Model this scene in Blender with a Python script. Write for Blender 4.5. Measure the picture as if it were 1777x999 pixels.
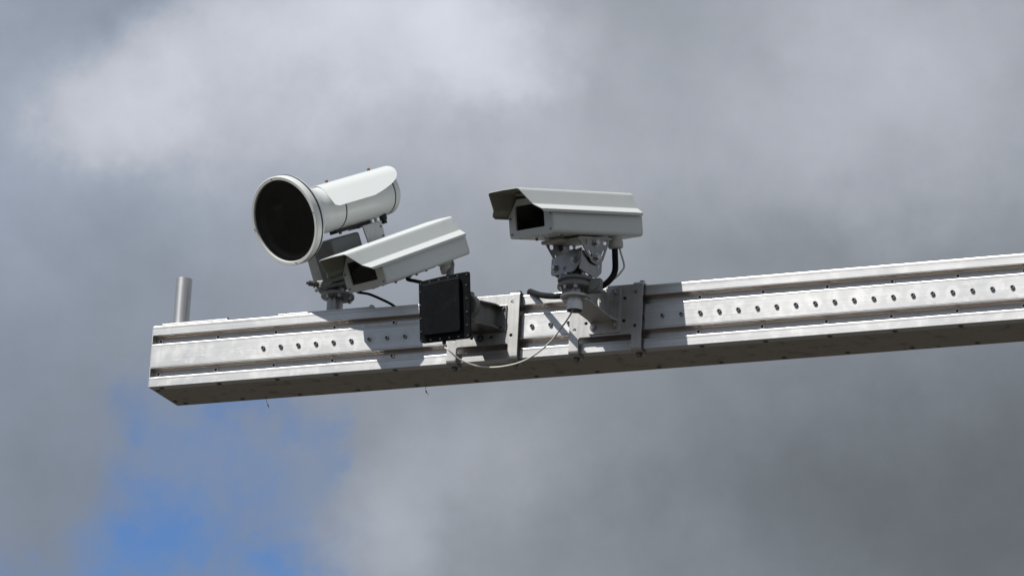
import bpy, bmesh, math, random
from mathutils import Vector, Matrix

# ------------------------------------------------------------------ scene reset
for o in list(bpy.data.objects):
    bpy.data.objects.remove(o, do_unlink=True)
scene = bpy.context.scene
COL = scene.collection
rad = math.radians
PI = math.pi
random.seed(7)
BZ = 5.6                       # height of the beam's underside above the ground

# ------------------------------------------------------------------ camera
cam_data = bpy.data.cameras.new('camera')
cam_data.sensor_width = 36.0
cam_data.lens = 154.57
cam_data.clip_start = 0.1
cam_data.clip_end = 20000
cam = bpy.data.objects.new('camera', cam_data)
COL.objects.link(cam)
RIGHT = Vector((0.9209741, 0.3864042, 0.0499852))
UP = Vector((0.0780115, -0.3085691, 0.9479975))
FWD = Vector((-0.3817341, 0.8691817, 0.3143282))
cm = Matrix((RIGHT, UP, -FWD)).transposed().to_4x4()
cm.translation = Vector((6.277898, -11.526555, BZ - 3.942710))
cam.matrix_world = cm
scene.camera = cam
scene.render.resolution_x = 1024
scene.render.resolution_y = 575

# ------------------------------------------------------------------ exposure
scene.view_settings.view_transform = 'Standard'
scene.view_settings.look = 'None'
scene.view_settings.exposure = 0.0
scene.view_settings.gamma = 1.0

# ------------------------------------------------------------------ sun
SUN_TO = Vector((-0.65, -1.0, 1.40)).normalized()      # direction towards the sun
sun_data = bpy.data.lights.new('sun', 'SUN')
sun_data.energy = 4.6
sun_data.angle = rad(0.5)
sun_data.color = (1.0, 0.975, 0.935)
sun = bpy.data.objects.new('sun', sun_data)
COL.objects.link(sun)
sun.location = (-6, -12, 22)
sun.rotation_euler = (-SUN_TO).to_track_quat('-Z', 'Y').to_euler()


# ------------------------------------------------------------------ node helper
class NT:
    def __init__(self, tree):
        self.t = tree
        self.n = tree.nodes
        self.l = tree.links

    def node(self, typ, **kw):
        nd = self.n.new(typ)
        for k, v in kw.items():
            setattr(nd, k, v)
        return nd

    def link(self, a, b):
        self.l.new(a, b)

    def setin(self, nd, name, v):
        s = nd.inputs[name]
        if hasattr(v, 'is_output') or isinstance(v, bpy.types.NodeSocket):
            self.l.new(v, s)
        else:
            s.default_value = v

    def math(self, op, a, b=None, c=None, clamp=False):
        nd = self.n.new('ShaderNodeMath')
        nd.operation = op
        nd.use_clamp = clamp
        for i, v in enumerate((a, b, c)):
            if v is not None:
                self.setin(nd, i, v)
        return nd.outputs[0]

    def vmath(self, op, a, b=None, scale=None):
        nd = self.n.new('ShaderNodeVectorMath')
        nd.operation = op
        self.setin(nd, 0, a)
        if b is not None:
            self.setin(nd, 1, b)
        if scale is not None:
            self.setin(nd, 'Scale', scale)
        return nd.outputs['Value'] if op in ('DOT_PRODUCT', 'LENGTH', 'DISTANCE') else nd.outputs['Vector']

    def noise(self, vec, scale, detail=4, rough=0.5, col=False, dist=0.0):
        nd = self.n.new('ShaderNodeTexNoise')
        self.l.new(vec, nd.inputs['Vector'])
        nd.inputs['Scale'].default_value = scale
        nd.inputs['Detail'].default_value = detail
        nd.inputs['Roughness'].default_value = rough
        nd.inputs['Distortion'].default_value = dist
        return nd.outputs['Color' if col else 'Fac']

    def maprange(self, v, a, b, c, d, smooth=False):
        nd = self.n.new('ShaderNodeMapRange')
        nd.interpolation_type = 'SMOOTHSTEP' if smooth else 'LINEAR'
        self.setin(nd, 'Value', v)
        for k, x in zip(('From Min', 'From Max', 'To Min', 'To Max'), (a, b, c, d)):
            nd.inputs[k].default_value = x
        return nd.outputs['Result']

    def mix(self, f, a, b):
        nd = self.n.new('ShaderNodeMix')
        nd.data_type = 'RGBA'
        self.setin(nd, 0, f)
        self.setin(nd, 6, a)
        self.setin(nd, 7, b)
        return nd.outputs[2]


# ------------------------------------------------------------------ sky
world = bpy.data.worlds.new('World')
scene.world = world
world.use_nodes = True
wt = NT(world.node_tree)
wt.n.clear()
sky = wt.node('ShaderNodeTexSky', sky_type='NISHITA')
sky.sun_disc = False
sky.sun_elevation = math.asin(SUN_TO.z)
sky.sun_rotation = math.atan2(SUN_TO.x, SUN_TO.y)
sky.altitude = 300
sky.air_density = 0.8
sky.dust_density = 0.0
sky.ozone_density = 9.0
tc = wt.node('ShaderNodeTexCoord')
D = wt.vmath('NORMALIZE', tc.outputs['Generated'])
# an azimuth / height pair round the part of the sky that the clouds below are described in (radians)
AZ0 = math.atan2(FWD.x, FWD.y)
EL0 = math.asin(FWD.z)
sx = wt.node('ShaderNodeSeparateXYZ')
wt.link(D, sx.inputs[0])
az = wt.math('ARCTAN2', sx.outputs[0], sx.outputs[1])
daz = wt.math('SUBTRACT', az, AZ0)
daz = wt.math('MULTIPLY', daz, math.cos(EL0))
el = wt.math('SUBTRACT', wt.math('ARCSINE', sx.outputs[2]), EL0)
cmb = wt.node('ShaderNodeCombineXYZ')
wt.link(daz, cmb.inputs[0])
wt.link(el, cmb.inputs[1])
UV0 = cmb.outputs[0]
warp = wt.vmath('SUBTRACT', wt.noise(D, 22, 5, 0.55, col=True), (0.5, 0.5, 0.5))
UV = wt.vmath('ADD', UV0, wt.vmath('MULTIPLY', warp, (0.050, 0.040, 0.0)))
warp2 = wt.vmath('SUBTRACT', wt.noise(D, 60, 6, 0.6, col=True), (0.5, 0.5, 0.5))
UV = wt.vmath('ADD', UV, wt.vmath('MULTIPLY', warp2, (0.018, 0.016, 0.0)))


def sky_uv(px, py):
    """position in the cloud chart of a point given in 1777 x 999 units"""
    d = (FWD + RIGHT * ((px - 888.5) / 7629.6) + UP * (-(py - 499.5) / 7629.6)).normalized()
    return ((math.atan2(d.x, d.y) - AZ0) * math.cos(EL0), math.asin(d.z) - EL0)


def blob(px, py, rx, ry, amp, flat=False, vec=None):
    u, v = sky_uv(px, py)
    k = 1 / 7629.6
    q = wt.vmath('SUBTRACT', vec or UV, (u, v, 0))
    q = wt.vmath('MULTIPLY', q, (1 / (rx * k), 1 / (ry * k), 0))
    r2 = wt.vmath('DOT_PRODUCT', q, q)
    if flat:
        r2 = wt.math('MULTIPLY', r2, r2)
    g = wt.math('EXPONENT', wt.math('MULTIPLY', r2, -1.0))
    return wt.math('MULTIPLY', g, amp)


# large soft masses of cloud: brighter and darker ones
L = wt.math('ADD', 0.30, 0.0)
for b in ((650, 10, 330, 150, 0.12, True), (660, 40, 400, 200, 0.19), (820, 40, 130, 90, 0.07), (225, 185, 165, 115, 0.11, True), (260, 180, 220, 130, 0.08), (900, 110, 90, 40, 0.06), (1560, 60, 320, 230, 0.15), (280, 0, 120, 50, -0.10),
          (700, 300, 900, 190, 0.08), (430, 150, 200, 110, 0.06), (1300, 190, 700, 230, 0.045), (50, 200, 200, 400, 0.03), (1750, 900, 520, 330, -0.15), (690, 940, 130, 130, 0.10), (880, 820, 210, 120, 0.08),
          (60, 900, 300, 300, -0.04), (1450, 440, 450, 100, -0.045), (1330, 90, 70, 60, -0.03), (1240, 880, 260, 160, -0.04)):
    L = wt.math('ADD', L, blob(*b))
n1 = wt.math('SUBTRACT', wt.noise(D, 16, 6, 0.52), 0.5)
n2 = wt.math('SUBTRACT', wt.noise(D, 55, 8, 0.6), 0.5)
amp = wt.math('ADD', 1.0, wt.math('ADD', wt.math('MULTIPLY', n1, 0.24), wt.math('MULTIPLY', n2, 0.27)))
L = wt.math('MAXIMUM', wt.math('MULTIPLY', L, amp), 0.06)
# the gaps in the cloud where the blue shows
hole = blob(330, 990, 190, 85, 0.72)
for b in ((390, 850, 210, 190, 0.52), (430, 705, 120, 28, 0.30), (240, 735, 40, 60, 0.34), (270, 890, 60, 70, 0.25), (545, 765, 32, 75, 0.20), (500, 985, 100, 70, 0.28),
          (40, 1015, 180, 50, 0.40), (0, 300, 120, 400, 0.12)):
    hole = wt.math('ADD', hole, blob(*b))
hn = wt.math('ADD', wt.math('MULTIPLY', n1, 1.2), wt.math('MULTIPLY', n2, 2.1))
far = wt.maprange(wt.vmath('LENGTH', UV0), 0.14, 0.4, 0.0, 1.0, True)
hole = wt.math('ADD', hole, wt.math('MULTIPLY', wt.maprange(wt.noise(D, 5, 6, 0.55), 0.52, 0.75, 0.0, 0.8, True), far))
gap = wt.maprange(wt.math('ADD', hole, wt.math('MULTIPLY', hn, hole)), 0.04, 1.10, 0.0, 1.0, True)
tint = wt.mix(wt.maprange(L, 0.10, 0.55, 0.0, 1.0), (0.875, 0.985, 1.115, 1), (0.93, 0.972, 1.09, 1))
cool = wt.math('MULTIPLY', wt.maprange(daz, -0.12, 0.0, 1.0, 0.0, True), wt.maprange(L, 0.36, 0.55, 1.0, 0.0, True))
tint = wt.mix(wt.math('MULTIPLY', cool, 0.9), tint, (0.835, 0.968, 1.20, 1))
cloud = wt.node('ShaderNodeBackground')
wt.link(wt.vmath('SCALE', tint, scale=L), cloud.inputs['Color'])
cloud.inputs['Strength'].default_value = 1.0
blue = wt.node('ShaderNodeBackground')
wt.link(sky.outputs[0], blue.inputs['Color'])
blue.inputs['Strength'].default_value = 0.12
mx = wt.node('ShaderNodeMixShader')
wt.link(gap, mx.inputs[0])
wt.link(cloud.outputs[0], mx.inputs[1])
wt.link(blue.outputs[0], mx.inputs[2])
wo = wt.node('ShaderNodeOutputWorld')
wt.link(mx.outputs[0], wo.inputs['Surface'])


# ------------------------------------------------------------------ materials
def new_mat(name):
    m = bpy.data.materials.new(name)
    m.use_nodes = True
    t = NT(m.node_tree)
    t.n.clear()
    out = t.node('ShaderNodeOutputMaterial')
    p = t.node('ShaderNodeBsdfPrincipled')
    t.link(p.outputs[0], out.inputs['Surface'])
    g = t.node('ShaderNodeTexCoord').outputs['Object']
    return m, t, p, g, out


def stretch(t, v, s):
    return t.vmath('MULTIPLY', v, s)


def paint(name, col, rough=0.4, var=0.08, dirt=0.12, dirtcol=(0.20, 0.19, 0.16), metallic=0.0, scale=9.0, bump=0.02, spec=0.5, rvar=0.03):
    m, t, p, g, out = new_mat(name)
    a = t.noise(g, scale, 5, 0.6)
    b = t.noise(g, scale * 9, 4, 0.6)
    streak = t.noise(stretch(t, g, (70, 70, 5)), 1.0, 3, 0.6)
    c0 = (*[x * (1 - var) for x in col], 1)
    c1 = (*[min(1, x * (1 + var * 0.6)) for x in col], 1)
    c = t.mix(t.maprange(a, 0.3, 0.7, 0, 1), c0, c1)
    d = t.math('MULTIPLY', t.maprange(a, 0.46, 0.72, 0, 1, True), t.maprange(streak, 0.45, 0.7, 0.15, 1.0))
    c = t.mix(t.math('MULTIPLY', d, dirt), c, (*dirtcol, 1))
    spots = t.maprange(t.noise(g, 95, 2, 0.5), 0.74, 0.80, 0, dirt * 1.8)
    c = t.mix(spots, c, (*dirtcol, 1))
    t.link(c, p.inputs['Base Color'])
    t.link(t.maprange(b, 0.3, 0.7, rough - rvar, rough + rvar), p.inputs['Roughness'])
    p.inputs['Metallic'].default_value = metallic
    p.inputs['Specular IOR Level'].default_value = spec
    if bump:
        bp = t.node('ShaderNodeBump')
        bp.inputs['Strength'].default_value = bump
        bp.inputs['Distance'].default_value = 0.002
        t.link(t.noise(g, 160, 3, 0.5), bp.inputs['Height'])
        t.link(bp.outputs[0], p.inputs['Normal'])
    return m


def metal(name, col, rough, brush=(1.2, 160, 160), aniso=0.0, grime=0.15, metallic=1.0, wear=0.10, grimecol=(0.16, 0.14, 0.11)):
    m, t, p, g, out = new_mat(name)
    br = t.noise(stretch(t, g, brush), 1.0, 4, 0.65)
    br2 = t.noise(stretch(t, g, tuple(x * 3.1 for x in brush)), 1.0, 3, 0.6)
    big = t.noise(g, 4.0, 5, 0.6)
    mid = t.noise(g, 23.0, 5, 0.62)
    lite = (*[min(1, x * 1.08) for x in col], 1)
    dark = (*[x * 0.90 for x in col], 1)
    c = t.mix(t.maprange(br, 0.3, 0.7, 0, 1), dark, lite)
    c = t.mix(t.math('MULTIPLY', t.maprange(mid, 0.52, 0.72, 0, 1, True), grime), c, (*grimecol, 1))
    halo = None
    if name == 'brushed_aluminium':
        # rubbed rings left round the bolts, chalky smears and dull patches
        sp = t.node('ShaderNodeSeparateXYZ')
        t.link(g, sp.inputs[0])
        u = t.math('ADD', t.math('DIVIDE', t.math('SUBTRACT', sp.outputs[0], 0.391), 0.0598), 0.5)
        dx = t.math('MULTIPLY', t.math('SUBTRACT', t.math('FRACT', u), 0.5), 0.0598)
        dz = t.math('SUBTRACT', sp.outputs[2], 0.0988)
        dd = t.math('SQRT', t.math('ADD', t.math('MULTIPLY', dx, dx), t.math('MULTIPLY', dz, dz)))
        dd = t.math('ADD', dd, t.math('MULTIPLY', t.math('SUBTRACT', mid, 0.5), 0.012))
        wn = t.node('ShaderNodeTexWhiteNoise', noise_dimensions='1D')
        t.link(t.math('FLOOR', u), wn.inputs['W'])
        halo = t.math('MULTIPLY', t.maprange(dd, 0.016, 0.024, 1, 0, True), t.maprange(wn.outputs['Value'], 0.0, 1.0, 0.15, 1.0))
        smear = t.maprange(t.noise(stretch(t, g, (7, 30, 30)), 1.0, 6, 0.7, dist=0.8), 0.60, 0.72, 0, 1, True)
        c = t.mix(t.math('MULTIPLY', smear, 0.35), c, (0.70, 0.70, 0.69, 1))
        c = t.mix(t.math('MULTIPLY', halo, 0.25), c, (0.46, 0.46, 0.47, 1))
        drip = t.maprange(t.noise(stretch(t, g, (45, 45, 2.5)), 1.0, 4, 0.6), 0.60, 0.74, 0, 0.15, True)
        c = t.mix(drip, c, (0.36, 0.35, 0.33, 1))
        halo = t.math('ADD', halo, smear)
    t.link(c, p.inputs['Base Color'])
    r = t.math('ADD', t.maprange(big, 0.3, 0.7, rough - wear * 0.5, rough + wear * 0.5),
               t.math('MULTIPLY', t.math('SUBTRACT', br2, 0.5), wear))
    r = t.math('ADD', r, t.math('MULTIPLY', t.maprange(mid, 0.5, 0.75, 0, 1), 0.08))
    if halo is not None:
        r = t.math('ADD', r, t.math('MULTIPLY', halo, 0.05))
    t.link(r, p.inputs['Roughness'])
    p.inputs['Metallic'].default_value = metallic
    if aniso:
        p.inputs['Anisotropic'].default_value = aniso
        tg = t.node('ShaderNodeTangent', direction_type='RADIAL', axis='X')
        t.link(tg.outputs[0], p.inputs['Tangent'])
    bp = t.node('ShaderNodeBump')
    bp.inputs['Strength'].default_value = 0.10
    bp.inputs['Distance'].default_value = 0.0008
    t.link(br2, bp.inputs['Height'])
    t.link(bp.outputs[0], p.inputs['Normal'])
    return m


M = {}
M['alu'] = metal('brushed_aluminium', (0.615, 0.612, 0.605), 0.36, grime=0.06, aniso=0.30, metallic=0.92, wear=0.05)
M['alu_core'] = metal('dull_aluminium_channel', (0.64, 0.63, 0.615), 0.38, grime=0.10, grimecol=(0.20, 0.15, 0.10), aniso=0.3, wear=0.05)
M['brown_reflection'] = metal('brown_reflection_strip', (0.44, 0.29, 0.18), 0.5, brush=(2, 300, 300), grime=0.3, metallic=0.5)  # brown of the sunlight reflected in the grooves, put into the colour
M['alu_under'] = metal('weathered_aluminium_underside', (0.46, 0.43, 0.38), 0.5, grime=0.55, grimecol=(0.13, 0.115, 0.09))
M['steel_plate'] = metal('brushed_steel_plate', (0.56, 0.55, 0.535), 0.43, brush=(120, 120, 1.5), grime=0.14)
M['steel_pipe'] = metal('drawn_steel_pipe', (0.66, 0.65, 0.64), 0.42, brush=(90, 90, 2.0), grime=0.12)
M['stainless'] = metal('stainless_sheet', (0.31, 0.305, 0.295), 0.34, brush=(60, 60, 4), grime=0.15)
M['bolt'] = metal('bolt_steel', (0.50, 0.50, 0.50), 0.30, brush=(40, 40, 40), grime=0.30)
M['bolt_dark'] = metal('weathered_bolt_steel', (0.20, 0.20, 0.20), 0.36, brush=(40, 40, 40), grime=0.3)
M['bolt_bright'] = metal('bright_screw_steel', (0.74, 0.74, 0.73), 0.35, brush=(40, 40, 40), grime=0.2, metallic=0.45)
M['bolt_mid'] = metal('dull_bolt_steel', (0.34, 0.335, 0.33), 0.33, brush=(40, 40, 40), grime=0.3)
M['rust'] = paint('rusted_bolt', (0.28, 0.11, 0.05), 0.75, 0.3, 0.3, (0.08, 0.04, 0.02))
M['cast'] = paint('cast_grey_metal', (0.23, 0.23, 0.225), 0.5, 0.12, 0.25, (0.12, 0.11, 0.10), metallic=0.35)
M['white'] = paint('white_powder_coat', (0.735, 0.765, 0.75), 0.36, 0.02, 0.14)
M['white_tube'] = paint('white_gloss_enamel', (0.75, 0.775, 0.765), 0.27, 0.01, 0.03, bump=0.0, rvar=0.0)
M['olive_in'] = paint('dark_olive_inner', (0.33, 0.33, 0.275), 0.55, 0.06, 0.25, (0.16, 0.15, 0.10))  # darker olive tone for the hood's inner faces and small parts under the housing
M['ring_white'] = paint('white_rim_enamel', (0.75, 0.77, 0.75), 0.32, 0.01, 0.03, bump=0.0, rvar=0.0)
M['grey_box'] = paint('grey_box_paint', (0.15, 0.153, 0.158), 0.42, 0.10, 0.2)
M['plastic_grey'] = paint('pale_grey_plastic', (0.50, 0.50, 0.47), 0.5, 0.06, 0.15)
M['black_gasket'] = paint('black_rubber', (0.012, 0.012, 0.012), 0.55, 0.2, 0.1, (0.05, 0.05, 0.05))
M['black_cable'] = paint('black_cable_sheath', (0.010, 0.010, 0.011), 0.45, 0.2, 0.10, (0.04, 0.04, 0.037), spec=0.22)
M['white_cable'] = paint('pale_cable_sheath', (0.66, 0.65, 0.60), 0.45, 0.08, 0.2)
M['inner_black'] = paint('black_interior', (0.018, 0.018, 0.0175), 0.6, 0.2, 0.1, (0.04, 0.04, 0.04))
M['wire'] = paint('dark_wire', (0.03, 0.028, 0.025), 0.5, 0.1, 0.0)

M['baffle'] = paint('black_baffle_gloss', (0.006, 0.006, 0.0065), 0.20, 0.1, 0.0, bump=0.0, rvar=0.03)
# black radome with fine scratches and chalky scuffs
m, t, p, g, out = new_mat('black_radome_plastic')
sc = t.noise(stretch(t, g, (1, 1, 1)), 38, 6, 0.7, dist=1.5)
wv = t.node('ShaderNodeTexVoronoi', feature='DISTANCE_TO_EDGE')
wv.inputs['Scale'].default_value = 21
t.link(t.vmath('ADD', stretch(t, g, (1.0, 1.0, 3.2)), t.vmath('SCALE', t.noise(g, 9, 3, 0.5, col=True), scale=0.12)), wv.inputs['Vector'])
scr = t.maprange(wv.outputs['Distance'], 0.0, 0.012, 1.0, 0.0)
scr = t.math('MULTIPLY', scr, t.maprange(t.noise(g, 17, 3, 0.6), 0.53, 0.66, 0, 1, True))
c = t.mix(t.maprange(sc, 0.45, 0.8, 0, 1), (0.0050, 0.0055, 0.007, 1), (0.010, 0.0105, 0.012, 1))
c = t.mix(t.math('MULTIPLY', scr, 0.16), c, (0.22, 0.22, 0.22, 1))
t.link(c, p.inputs['Base Color'])
t.link(t.maprange(sc, 0.3, 0.8, 0.40, 0.52), p.inputs['Roughness'])
p.inputs['Specular IOR Level'].default_value = 0.15
M['radome'] = m


def glass(name, tint, rough=0.0):
    m, t, p, g, out = new_mat(name)
    t.n.remove(p)
    tr = t.node('ShaderNodeBsdfTransparent')
    tr.inputs['Color'].default_value = (*tint, 1)
    gl = t.node('ShaderNodeBsdfGlossy')
    gl.inputs['Roughness'].default_value = 0.03
    fr = t.node('ShaderNodeFresnel')
    fr.inputs['IOR'].default_value = 1.5
    dust = t.node('ShaderNodeBsdfDiffuse')
    dust.inputs['Color'].default_value = (0.45, 0.43, 0.40, 1)
    ms = t.node('ShaderNodeMixShader')
    t.link(t.maprange(t.noise(stretch(t, g, (6, 6, 3)), 1.6, 5, 0.6), 0.4, 0.8, 0.0, 0.008), ms.inputs[0])
    t.link(tr.outputs[0], ms.inputs[1])
    t.link(dust.outputs[0], ms.inputs[2])
    m2 = t.node('ShaderNodeMixShader')
    geo = t.node('ShaderNodeNewGeometry')
    t.link(t.math('MULTIPLY', fr.outputs[0], t.math('SUBTRACT', 1.0, geo.outputs['Backfacing'])), m2.inputs[0])
    t.link(ms.outputs[0], m2.inputs[1])
    t.link(gl.outputs[0], m2.inputs[2])
    t.link(m2.outputs[0], out.inputs['Surface'])
    return m


M['glass'] = glass('clear_window_glass', (0.62, 0.62, 0.60))
M['filter_glass'] = glass('dark_filter_glass', (0.72, 0.73, 0.75))

m, t, p, g, out = new_mat('ground_surface')
a = t.noise(g, 0.35, 6, 0.6)
b = t.noise(g, 9.0, 6, 0.65)
c = t.mix(t.maprange(a, 0.35, 0.65, 0, 1), (0.034, 0.032, 0.029, 1), (0.054, 0.049, 0.041, 1))
c = t.mix(t.maprange(b, 0.45, 0.75, 0, 0.5), c, (0.075, 0.068, 0.055, 1))
t.link(c, p.inputs['Base Color'])
p.inputs['Roughness'].default_value = 0.9
bp = t.node('ShaderNodeBump')
bp.inputs['Strength'].default_value = 0.4
bp.inputs['Distance'].default_value = 0.02
t.link(b, bp.inputs['Height'])
t.link(bp.outputs[0], p.inputs['Normal'])
M['ground'] = m


# ------------------------------------------------------------------ mesh helpers
ORIGIN = {}


def thing(name, label, cat, loc, group=None):
    o = bpy.data.objects.new(name, None)
    COL.objects.link(o)
    o.empty_display_size = 0.05
    o.location = (loc[0], loc[1], loc[2] + BZ)
    o['label'] = label
    o['category'] = cat
    if group:
        o['group'] = group
    ORIGIN[o.name] = Vector(loc)
    return o


def finish(me, smooth=35):
    if smooth:
        me.shade_smooth()
        me.set_sharp_from_angle(angle=rad(smooth))


def link_part(name, me, mat, parent, label=None):
    o = bpy.data.objects.new(name, me)
    COL.objects.link(o)
    if mat is not None and not me.materials:
        me.materials.append(M[mat])
    o.parent = parent
    ORIGIN[o.name] = ORIGIN[parent.name]
    if label:
        o['label'] = label
    return o


def part(name, bm, mat, parent, smooth=35, label=None):
    """bm is in beam coordinates (x along the beam, y away from the road side, z up from the underside)"""
    org = ORIGIN[parent.name]
    bmesh.ops.translate(bm, verts=bm.verts, vec=-org)
    bmesh.ops.recalc_face_normals(bm, faces=bm.faces)
    me = bpy.data.meshes.new(name)
    bm.to_mesh(me)
    bm.free()
    finish(me, smooth)
    o = link_part(name, me, mat, parent, label)
    if smooth:
        wn = o.modifiers.new('weighted_normal', 'WEIGHTED_NORMAL')
        wn.keep_sharp = True
        wn.weight = 100
    return o


def inst(name, me, parent, pos, rot=None, scale=1.0):
    o = bpy.data.objects.new(name, me)
    COL.objects.link(o)
    o.parent = parent
    m = Matrix.Translation(Vector(pos) - ORIGIN[parent.name])
    if rot is not None:
        m = m @ rot.to_4x4()
    if scale != 1.0:
        m = m @ Matrix.Scale(scale, 4)
    o.matrix_local = m
    return o


def frame(zdir, xhint=(1, 0, 0)):
    z = Vector(zdir).normalized()
    x = Vector(xhint)
    x = (x - z * x.dot(z)).normalized()
    return Matrix((x, z.cross(x), z)).transposed()


def axes(yaw, pitch, roll, O):
    """frame of a device: x = its right, y = from front to rear, z = its up"""
    y, p, r = rad(yaw), rad(pitch), rad(roll)
    l = Vector((math.cos(p) * math.cos(y), math.cos(p) * math.sin(y), math.sin(p)))
    w = Vector((math.sin(y), -math.cos(y), 0))
    v = w.cross(l)
    c, s = math.cos(r), math.sin(r)
    w2, v2 = c * w + s * v, c * v - s * w
    m = Matrix((w2, l, v2)).transposed().to_4x4()
    m.translation = Vector(O)
    return m


def bm_box(lo, hi, bev=0.0, seg=2, bm=None, mat=None):
    b = bmesh.new()
    bmesh.ops.create_cube(b, size=1.0)
    for v in b.verts:
        v.co = Vector([lo[i] + (v.co[i] + 0.5) * (hi[i] - lo[i]) for i in range(3)])
    if bev > 0:
        bmesh.ops.bevel(b, geom=list(b.edges), offset=bev, segments=seg, affect='EDGES', profile=0.5)
    if mat is not None:
        b.transform(mat)
    return join(bm, b)


def join(bm, b):
    if bm is None:
        return b
    me = bpy.data.meshes.new('tmp')
    b.to_mesh(me)
    b.free()
    bm.from_mesh(me)
    bpy.data.meshes.remove(me)
    return bm


def bm_lathe(profile, mat=None, n=48, bm=None, close=False):
    """profile: list of (radius, z) revolved round local z"""
    b = bmesh.new()
    rings = []
    for r, z in profile:
        if r < 1e-6:
            rings.append([b.verts.new((0, 0, z))])
        else:
            rings.append([b.verts.new((r * math.cos(2 * PI * i / n), r * math.sin(2 * PI * i / n), z)) for i in range(n)])
    pairs = list(zip(rings[:-1], rings[1:]))
    if close:
        pairs.append((rings[-1], rings[0]))
    for A, B in pairs:
        for i in range(n):
            j = (i + 1) % n
            if len(A) == 1 and len(B) == 1:
                continue
            if len(A) == 1:
                b.faces.new((A[0], B[i], B[j]))
            elif len(B) == 1:
                b.faces.new((A[i], A[j], B[0]))
            else:
                b.faces.new((A[i], A[j], B[j], B[i]))
    if mat is not None:
        b.transform(mat)
    return join(bm, b)


def along(p0, p1, xhint=(1, 0, 0)):
    p0, p1 = Vector(p0), Vector(p1)
    d = p1 - p0
    if abs(d.normalized().dot(Vector(xhint).normalized())) > 0.95:
        xhint = (0, 0, 1)
    m = frame(d, xhint).to_4x4()
    m.translation = p0
    return m, d.length


def bm_cyl(p0, p1, r, n=24, bev=0.0, bm=None, hollow=0.0):
    m, h = along(p0, p1)
    if hollow > 0:
        prof = [(r, 0), (r, h), (hollow, h), (hollow, 0)]
        return bm_lathe(prof, m, n, bm, close=True)
    if bev > 0:
        prof = [(0, 0), (r - bev, 0), (r, bev), (r, h - bev), (r - bev, h), (0, h)]
    else:
        prof = [(0, 0), (r, 0), (r, h), (0, h)]
    return bm_lathe(prof, m, n, bm)


def catmull(pts, k=8):
    P = [Vector(p) for p in pts]
    P = [P[0] * 2 - P[1]] + P + [P[-1] * 2 - P[-2]]
    out = []
    for i in range(1, len(P) - 2):
        for j in range(k):
            t = j / k
            a, b, c, d = P[i - 1:i + 3]
            out.append(0.5 * ((2 * b) + (c - a) * t + (2 * a - 5 * b + 4 * c - d) * t * t + (3 * b - a - 3 * c + d) * t ** 3))
    out.append(P[-2])
    return out


def bm_sweep(pts, r, n=12, k=8, bm=None, ridge=0.0):
    P = catmull(pts, k) if k > 1 else [Vector(p) for p in pts]
    b = bmesh.new()
    T = [(P[min(i + 1, len(P) - 1)] - P[max(i - 1, 0)]).normalized() for i in range(len(P))]
    nx = T[0].orthogonal().normalized()
    rings = []
    for i, p in enumerate(P):
        nx = (nx - T[i] * nx.dot(T[i])).normalized()
        ny = T[i].cross(nx)
        rr = r * (1 + (ridge if i % 2 else -ridge))
        rings.append([b.verts.new(p + nx * rr * math.cos(2 * PI * q / n) + ny * rr * math.sin(2 * PI * q / n)) for q in range(n)])
    for A, B in zip(rings[:-1], rings[1:]):
        for i in range(n):
            b.faces.new((A[i], A[(i + 1) % n], B[(i + 1) % n], B[i]))
    b.faces.new(rings[0][::-1])
    b.faces.new(rings[-1])
    return join(bm, b)


def rounded(pts, r, k=5):
    """2-D polygon with rounded corners; r a number or a list"""
    out = []
    n = len(pts)
    for i, p in enumerate(pts):
        rr = r[i] if isinstance(r, (list, tuple)) else r
        p = Vector(p)
        a = Vector(pts[i - 1]) - p
        b = Vector(pts[(i + 1) % n]) - p
        if rr <= 0:
            out.append(tuple(p))
            continue
        ang = a.angle(b)
        d = min(rr / math.tan(ang / 2), a.length * 0.49, b.length * 0.49)
        p0, p1 = p + a.normalized() * d, p + b.normalized() * d
        for j in range(k + 1):
            t = j / k
            out.append(tuple(p0 * (1 - t) ** 2 + p * 2 * t * (1 - t) + p1 * t * t))
    return out


def circle2(c, r, n=14):
    return [(c[0] + r * math.cos(2 * PI * i / n), c[1] + r * math.sin(2 * PI * i / n)) for i in range(n)]


def slot2(a, b, r, n=6):
    a, b = Vector(a), Vector(b)
    d = (b - a).normalized()
    an = math.atan2(d.y, d.x)
    out = [(b.x + r * math.cos(an - PI / 2 + PI * i / n), b.y + r * math.sin(an - PI / 2 + PI * i / n)) for i in range(n + 1)]
    out += [(a.x + r * math.cos(an + PI / 2 + PI * i / n), a.y + r * math.sin(an + PI / 2 + PI * i / n)) for i in range(n + 1)]
    return out


def bm_sheet(outer, holes, thick, mat, bev=0.0007):
    """flat sheet with real holes: outline in local xy, thickness along local z (0..thick)"""
    cu = bpy.data.curves.new('sheet', 'CURVE')
    cu.dimensions = '2D'
    cu.fill_mode = 'BOTH'
    cu.extrude = thick / 2 - bev
    cu.bevel_depth = bev
    cu.bevel_resolution = 1
    cu.offset = -bev
    for lp in [outer] + list(holes):
        sp = cu.splines.new('POLY')
        sp.points.add(len(lp) - 1)
        for q, p in zip(sp.points, lp):
            q.co = (p[0], p[1], 0, 1)
        sp.use_cyclic_u = True
    ob = bpy.data.objects.new('sheet', cu)
    me = bpy.data.meshes.new_from_object(ob)
    b = bmesh.new()
    b.from_mesh(me)
    bpy.data.objects.remove(ob)
    bpy.data.curves.remove(cu)
    bpy.data.meshes.remove(me)
    bmesh.ops.remove_doubles(b, verts=b.verts, dist=1e-6)
    bmesh.ops.translate(b, verts=b.verts, vec=(0, 0, thick / 2))
    b.transform(mat)
    return b


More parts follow.
